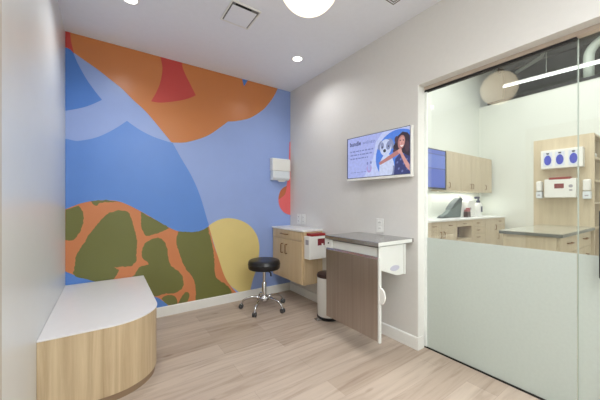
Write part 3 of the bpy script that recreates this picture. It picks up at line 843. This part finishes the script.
t = thing('display_screen', 'blue display screen mounted left of the oak wall cupboards in the next room', 'screen', (5.2, YB, 1.47))
b = MB(); b.box(4.78, 5.575, 2.91, 2.95, 1.465, 2.24, M['black_metal'], .004); b.build('housing', t, 'dark frame')
b = MB()
b.flat([(4.80, 2.909, 1.50), (5.53, 2.909, 1.50), (5.53, 2.909, 2.22), (4.80, 2.909, 2.22)], M['lit_screen_blue'])
b.flat([(4.80, 2.9085, 1.86), (5.53, 2.9085, 1.86), (5.53, 2.9085, 2.13), (4.80, 2.9085, 2.13)], M['lit_screen_blue2'])
for z in (1.855, 2.13): b.flat([(4.80, 2.908, z), (5.53, 2.908, z), (5.53, 2.908, z + .016), (4.80, 2.908, z + .016)], M['lit_screen_line'])
b.build('screen', t, 'blue picture with bands')
b = MB(); b.box(5.0, 5.3, 2.95, YB - .001, 1.7, 2.0, M['black_metal'], .004); b.build('wall_bracket', t)

BF, BZ0, BZ1 = 2.63, .10, .865
b = MB(); b.box(3.6, 7.70, BF - .02, YB - .001, BZ1, BZ1 + .03, M['quartz'], .003)
tag(b.build('countertop'), 'long white countertop along the back of the next room', 'countertop')
def base_unit(x0, x1, label, fronts, niche=None):
    t = thing('base_cabinet', label, 'cabinet', ((x0 + x1) / 2, YB, 0), 'oak base cabinets in the next room')
    m = MB()
    if niche:
        z0, z1 = niche
        m.box(x0, x1, BF + .02, YB - .001, BZ0, z0, M['oak_pale'])
        m.box(x0, x1, BF + .02, YB - .001, z1, BZ1, M['oak_pale'])
        m.box(x0, x0 + .02, BF + .001, YB - .001, z0, z1, M['oak_pale']); m.box(x1 - .02, x1, BF + .001, YB - .001, z0, z1, M['oak_pale'])
        m.box(x0 + .02, x1 - .02, BF + .25, YB - .001, z0, z1, M['oak_dark'])
    else:
        m.box(x0, x1, BF + .02, YB - .001, BZ0, BZ1, M['oak_pale'], .001)
    m.box(x0, x1, BF + .07, YB - .001, 0, BZ0, M['plinth'])
    m.build('carcass', t)
    for f in fronts: front(t, *f)
base_unit(3.7, 4.36, 'oak base cabinet in the next room, nearest the glass', [('door', 3.7, 4.36, BZ0, BZ1, BF, (4.3, .75))])
base_unit(4.36, 5.42, 'oak base cabinet in the next room with two drawers over two doors', [
    ('drawer', 4.36, 4.89, .72, BZ1, BF, (4.64, .79), False), ('drawer', 4.89, 5.42, .72, BZ1, BF, (5.18, .79), False),
    ('door', 4.36, 4.89, BZ0, .72, BF, (4.84, .63)), ('door', 4.89, 5.42, BZ0, .72, BF, (4.95, .63))])
base_unit(5.42, 6.05, 'oak base cabinet in the next room with an open dark niche', [
    ('drawer', 5.42, 6.05, .745, BZ1, BF, (5.72, .80), False), ('door', 5.42, 6.05, BZ0, .50, BF)], (.50, .745))
base_unit(6.05, 6.66, 'oak base cabinet in the next room with a stack of drawers', [
    ('drawer', 6.05, 6.66, .715, BZ1, BF, (6.3, .79), False), ('drawer', 6.05, 6.66, .565, .715, BF, (6.3, .645), False),
    ('drawer', 6.05, 6.66, .41, .565, BF, (6.3, .50), False), ('drawer', 6.05, 6.66, BZ0, .41, BF, (6.3, .32), False)])
base_unit(6.66, 7.68, 'oak base cabinet in the next room at the far end by the corner', [
    ('door', 6.66, 7.2, BZ0, BZ1, BF, (7.13, .66)), ('drawer', 7.2, 7.68, .715, BZ1, BF, (7.38, .79), False), ('door', 7.2, 7.68, BZ0, .715, BF, (7.27, .45))])
CT = BZ1 + .03
# things on that counter
t = thing('equipment_cover', 'dark grey fin-shaped dust cover over equipment on the white counter', 'dust cover', (5.85, 2.95, CT))
b = MB(); b.prism([(5.52, CT + .001), (6.26, CT + .001), (6.28, CT + .12), (6.32, CT + .26), (6.33, CT + .36), (6.27, CT + .41), (6.14, CT + .37), (5.98, CT + .28), (5.84, CT + .17), (5.70, CT + .09), (5.56, CT + .05)], 'y', 2.95, 3.06, M['cover'], .02); b.build('drape', t)
b = MB(); b.prism([(5.82, CT + .165), (5.98, CT + .295), (6.14, CT + .388), (6.27, CT + .428), (6.345, CT + .37), (6.27, CT + .31), (6.14, CT + .28), (5.98, CT + .20)], 'y', 2.94, 3.07, M['cover_d'], .012); b.build('hood', t, 'charcoal ridge along the top')
b = MB(); b.prism([(5.46, CT + .001), (5.68, CT + .001), (5.68, CT + .035), (5.50, CT + .035)], 'y', 2.92, 3.04, M['cover_d'], .006); b.build('foot', t, 'dark foot')
t = thing('desk_caddy', 'small dark desk caddy with dusty red top beside the grey dust cover', 'caddy', (6.40, 2.9, CT))
b = MB(); b.box(6.33, 6.46, 2.84, 2.93, CT + .001, CT + .12, M['bin_lid'], .008); b.build('body', t)
b = MB(); b.box(6.335, 6.38, 2.845, 2.925, CT + .12, CT + .165, M['pinkish'], .008); b.box(6.41, 6.455, 2.845, 2.925, CT + .12, CT + .20, M['pinkish'], .008); b.build('top', t, 'dusty red top')
t = thing('spray_bottle', 'slim white bottle standing behind the dusty red caddy', 'bottle', (6.49, 3.08, CT))
b = MB(); b.lathe(6.49, 3.08, [(0, CT + .001), (.045, CT + .001), (.048, CT + .02), (.048, CT + .36), (.03, CT + .40), (.018, CT + .42), (0, CT + .42)], M['white_pl'], 24); b.build('body', t)
b = MB(); b.lathe(6.49, 3.08, [(0, CT + .42), (.02, CT + .42), (.02, CT + .45), (0, CT + .47)], M['white_pl'], 16); b.box(6.42, 6.50, 3.068, 3.092, CT + .455, CT + .48, M['white_pl'], .006); b.build('nozzle', t)
t = thing('lab_analyzer', 'white box-shaped analyzer on the white counter, with a small grey dial', 'analyzer', (6.68, 2.98, CT))
b = MB(); b.prism([(6.56, CT + .001), (6.88, CT + .001), (6.88, CT + .31), (6.82, CT + .37), (6.60, CT + .37), (6.56, CT + .33)], 'y', 2.93, 3.15, M['white_pl'], .015); bd = b.build('body', t)
b = MB(); b.lathe((6.64, 2.922, CT + .18), 0, [(0, 0), (.03, 0), (.034, .009), (0, .009)], M['grey_lbl'], 20, 'y'); b.build('dial', bd)
t = thing('pump_bottle', 'pump bottle with navy head on the white counter by the analyzer', 'bottle', (7.0, 2.92, CT))
b = MB(); b.lathe(7.0, 2.92, [(0, CT + .001), (.07, CT + .001), (.075, CT + .02), (.075, CT + .26), (.05, CT + .31), (0, CT + .31)], M['white_pl'], 28); b.build('body', t)
b = MB(); b.lathe(7.0, 2.92, [(0, CT + .31), (.04, CT + .31), (.04, CT + .36), (.018, CT + .37), (.018, CT + .42), (0, CT + .42)], M['navy'], 18); b.box(6.86, 7.03, 2.895, 2.945, CT + .40, CT + .45, M['navy'], .01); b.build('pump', t, 'navy pump head')
b = MB(); b.box(6.96, 7.03, 2.842, 2.8445, CT + .10, CT + .23, M['navy']); b.build('label_patch', t, 'navy label')

# ------------------------------------------------------------------ next room: island and tall shelving behind it
t = thing('island_cabinet', 'oak island cabinet with drawers behind the glass, right side', 'cabinet', (4.1, 1.0, 0))
IX0, IX1, IY0, IY1 = 3.47, 4.775, .755, 1.205
b = MB(); b.box(IX0, IX1, IY0 + .02, IY1, .09, .875, M['oak_pale'], .001); b.box(IX0 + .06, IX1, IY0 + .07, IY1 - .04, 0, .09, M['plinth']); b.build('carcass', t)
def front_y(t, kind, x0, x1, z0, z1, hxx, hz):
    m = MB(); m.box(x0 + .002, x1 - .002, IY0, IY0 + .019, z0 + .002, z1 - .002, M['oak_pale'], .0015); d = m.build(kind, t)
    m = MB(); bar_handle(m, (hxx, IY0, hz), (1, 0, 0), .13, (0, -.028, 0), .006, M['nickel']); m.build('handle', d)
for k in range(2):
    xa = IX0 + .01 + k * .645
    front_y(t, 'drawer', xa, xa + .64, .70, .87, xa + .32, .80)
    front_y(t, 'drawer', xa, xa + .64, .40, .70, xa + .32, .62)
    front_y(t, 'drawer', xa, xa + .64, .10, .40, xa + .32, .32)
b = MB(); b.box(IX0 - .03, IX1 + .02, IY0 - .03, IY1 + .03, .876, .905, M['quartz_shaded_edge'], .002); b.box(IX0 - .03, IX1 + .02, IY0 - .03, IY1 + .03, .905, .911, M['grey_quartz_lit_top'], .002)  # reflection-lightened top and shaded edge painted as separate tones of one slab
tag(b.build('island_worktop'), 'polished grey worktop on the oak island behind the glass', 'countertop')

SX0, SX1, SY0, SY1, SZ = 4.80, 5.25, .73, 1.31, 2.045
t = thing('tall_shelf_unit', 'tall oak shelf unit standing behind the island, open at the right', 'shelf unit', (5.0, 1.0, 0))
b = MB(); b.box(SX0, SX0 + .025, SY0, SY1, 0, SZ, M['oak_pale'], .001); b.build('side_panel', t, 'broad oak panel facing the island')
b = MB(); b.box(SX1 - .025, SX1, SY0, SY1, 0, SZ, M['oak_pale'], .001); b.build('side_panel', t)
b = MB(); b.box(SX0 + .025, SX1 - .025, SY1 - .02, SY1, 0, SZ, M['oak_dark']); b.build('back_panel', t)
SHZ = (.02, .88, 1.19, 1.46, 1.74, SZ - .025)
for z in SHZ:
    b = MB(); b.box(SX0 + .025, SX1 - .025, SY0, SY1 - .02, z, z + .024, M['oak_pale'], .001); b.build('shelf', t)
def shelf_bottle(x, y, z, r, h, label, mt):
    t = thing('bottle', label, 'bottle', (x, y, z))
    m = MB(); m.lathe(x, y, [(0, z + .001), (r, z + .001), (r, z + h * .72), (r * .5, z + h * .82), (0, z + h * .82)], M[mt], 22); m.build('body', t)
    m = MB(); m.lathe(x, y, [(0, z + h * .82), (r * .42, z + h * .82), (r * .42, z + h), (0, z + h)], M['white_pl'], 16); m.build('cap', t)
shelf_bottle(4.89, .80, .904, .05, .22, 'white bottle on the lowest visible shelf of the tall oak unit', 'white_pl')
shelf_bottle(4.89, .82, 1.214, .035, .17, 'small clear-white bottle on the middle shelf of the tall oak unit', 'cool_pl')
for k, (z, lb) in enumerate(((1.764, 'lowest'), (1.80, 'topmost'))):
    b = MB(); b.box(4.85, 5.15, .76, 1.1, z + .0005, z + .032, M['white_pl'] if k else M['cool_pl'], .004)
    tag(b.build('tray'), '%s of the flat white trays stacked on the upper shelf of the tall oak unit' % lb, 'tray', 'white trays on the upper shelf')

# fittings on the broad panel
fx = SX0
t = thing('glove_dispenser', 'white triple dispenser with three blue ovals on the tall oak panel', 'glove dispenser', (fx, 1.01, 1.64))
b = MB(); b.box(fx - .10, fx - .0005, .812, 1.208, 1.643, 1.882, M['white_pl'], .006); bd = b.build('body', t)
for yc in (1.137, 1.020, .894):
    b = MB(); b.box(fx - .1015, fx - .1003, yc - .045, yc + .045, 1.672, 1.852, M['card_lbl']); cd = b.build('card', bd, 'printed card with dark mark')
    b = MB(); b.prism([(yc + .036 * math.cos(2 * PI * k / 28), 1.752 + .064 * math.sin(2 * PI * k / 28)) for k in range(28)], 'x', fx - .1035, fx - .1015, M['blue_lbl'])
    b.prism([(yc - .016, 1.846), (yc + .016, 1.846), (yc + .010, 1.828), (yc - .010, 1.828)], 'x', fx - .1035, fx - .1015, M['ink'])
    b.build('blue_oval', cd, 'blue oval')
t = thing('wall_sharps_box', 'wide white sharps box with red bar on the tall oak panel', 'sharps container', (fx, 1.02, 1.26))
b = MB(); b.box(fx - .12, fx - .0005, .868, 1.168, 1.268, 1.505, M['white_pl'], .008); bd = b.build('body', t)
b = MB(); b.box(fx - .121, fx - .02, .918, 1.122, 1.497, 1.526, M['red_pl'], .004); b.build('bar', bd, 'red bar')
b = MB(); b.box(fx - .1212, fx - .1202, .978, 1.068, 1.385, 1.445, M['red_lbl']); b.build('warning_label', bd, 'dark red label')
b = MB(); b.prism([(.915 + .02 * math.cos(2 * PI * k / 20), 1.41 + .02 * math.sin(2 * PI * k / 20)) for k in range(20)], 'x', fx - .1215, fx - .12, M['grey_lbl'])
b.box(fx - .1212, fx - .12, .90, .93, 1.35, 1.37, M['grey_lbl']); b.build('emblem', bd, 'small grey emblem')
def soap(yc, z0, z1, w_, label):
    t = thing('soap_dispenser', label, 'soap dispenser', (fx, yc, z0), 'soap dispensers on the oak panel')
    m = MB(); m.box(fx - .08, fx - .0005, yc - w_ / 2, yc + w_ / 2, z0 + (z1 - z0) * .42, z1, M['white_pl'], .014, 3); m.build('cover', t)
    m = MB(); m.box(fx - .07, fx - .0005, yc - w_ / 2 - .004, yc + w_ / 2 + .004, z0, z0 + (z1 - z0) * .40, M['cool_pl'], .012, 3); m.box(fx - .0715, fx - .0702, yc - w_ / 4, yc + w_ / 4, z0 + .035, z0 + .05, M['grey_lbl']); m.build('reservoir', t, 'paler lower tank')
soap(1.235, 1.262, 1.487, .058, 'narrow white soap dispenser on the oak panel, left of the wide sharps box')
soap(.786, 1.248, 1.485, .066, 'narrow white soap dispenser on the oak panel, right of the wide sharps box')

# ------------------------------------------------------------------ next room: overhead
t = thing('linear_lamp', 'long slim white linear lamp hanging in the next room', 'pendant lamp', (4.6, .6, 2.8))
A, B = Vector((4.485, 1.559, 2.8)), Vector((4.71, -.29, 2.8))
dv = (B - A).normalized()
b = MB(); b.tube([A, A + dv * .004, B - dv * .004, B], [.009, .014, .014, .009], M['tube'], 16); b.build('diffuser', t, 'glowing white tube')
b = MB(); b.tube([A + dv * .01 + Vector((0, 0, .022)), B + Vector((0, 0, .022))], .010, M['white_pl'], 10); b.build('housing', t)
for q in (.45, 1.5):
    p = A + dv * q
    b = MB(); b.tube([p + Vector((0, 0, .03)), (p.x, p.y, DECK - .16)], .003, M['bracket'], 6); b.build('suspension_cable', t)
pts = [(8.2, 1.33, 3.72), (8.2, 1.33, 4.2)] + [(8.2, 1.33 - .30 * (1 - math.cos(a)), 4.22 + .30 * math.sin(a)) for a in [PI / 2 * k / 8 for k in range(1, 9)]] + [(8.2, .4, 4.52), (8.2, -1.5, 4.52)]
t = thing('air_duct', 'pale round duct bending overhead behind the far partition', 'duct', (8.2, 1.0, 4.5))
b = MB(); b.tube(pts, .085, M['duct'], 20); b.build('pipe', t)
for y in (.7, -.4):
    b = MB(); b.tube([(8.2, y, 4.59), (8.2, y, DECK)], .008, M['bracket'], 8); b.build('hanger', t)
b = MB(); b.tube([(8.8, 2.78, 4.61), (8.8, 2.24, 4.80), (8.8, 2.2, 4.99)], .05, M['bracket'], 4); tag(b.build('ceiling_brace'), 'pale grey slanted brace under the dark ceiling', 'brace')

# ------------------------------------------------------------------ lights
def lamp(kind, name, loc, energy, col=(1, 1, 1), rot=(0, 0, 0), **kw):
    l = bpy.data.lights.new(name, kind); l.energy = energy; l.color = col
    for k, v in kw.items(): setattr(l, k, v)
    o = bpy.data.objects.new(name, l); C.objects.link(o); o.location = loc; o.rotation_euler = rot
    return o
for i, (x, y) in enumerate(((1.667, 2.455), (.14, 2.455), (.9, .45), (.3, -.6), (1.3, -.9))):  # spots without a modelled fitting are unseen, added as room fill
    lamp('SPOT', 'downlight_and_fill_beam', (x, y, H - .02), (22, 30, 33, 29, 29)[i], (.985, .995, 1), spot_size=math.radians(150), spot_blend=.9, shadow_soft_size=.045)
lamp('AREA', 'rear_fill_light', (.75, -.75, H - .03), 55, (.985, .995, 1), shape='RECTANGLE', size=1.2, size_y=1.2)  # unseen fill added overhead behind the viewer; no fixture modelled
lamp('AREA', 'clinic_fill_light', (4.4, 1.9, 4.6), 80, (1, 1, 1), shape='RECTANGLE', size=2.6, size_y=2.2)  # these unseen area fills are added to brighten the next room
lamp('AREA', 'clinic_fill_light', (6.6, .8, 4.6), 66, (1, 1, 1), shape='RECTANGLE', size=2.0, size_y=3.0)
lamp('AREA', 'clinic_fill_light', (3.3, .5, 4.0), 72, (1, 1, 1), shape='RECTANGLE', size=1.2, size_y=1.6)

lamp('AREA', 'under_cabinet_fill', (6.5, 3.08, UZ0 - .01), 7, (1, 1, .96), shape='RECTANGLE', size=2.0, size_y=.06)  # added fill that brightens the wall above the counter
wd = bpy.data.worlds.new('World'); bpy.context.scene.world = wd; wd.use_nodes = True
wd.node_tree.nodes['Background'].inputs[0].default_value = (.8, .85, .9, 1)
wd.node_tree.nodes['Background'].inputs[1].default_value = .1

# ------------------------------------------------------------------ camera
cam = bpy.data.cameras.new('camera'); co = bpy.data.objects.new('camera', cam); C.objects.link(co)
cam.sensor_width = 36; cam.lens = 36 * 278 / 600; cam.shift_y = 3 / 600; cam.clip_start = .03; cam.clip_end = 60
co.location = (0, 0, 1.2); co.rotation_euler = (PI / 2, 0, -math.radians(34.7))
sc = bpy.context.scene
sc.camera = co
sc.view_settings.view_transform = 'Standard'
sc.view_settings.look = 'None'
sc.view_settings.exposure = 0.0
sc.view_settings.gamma = 1.0
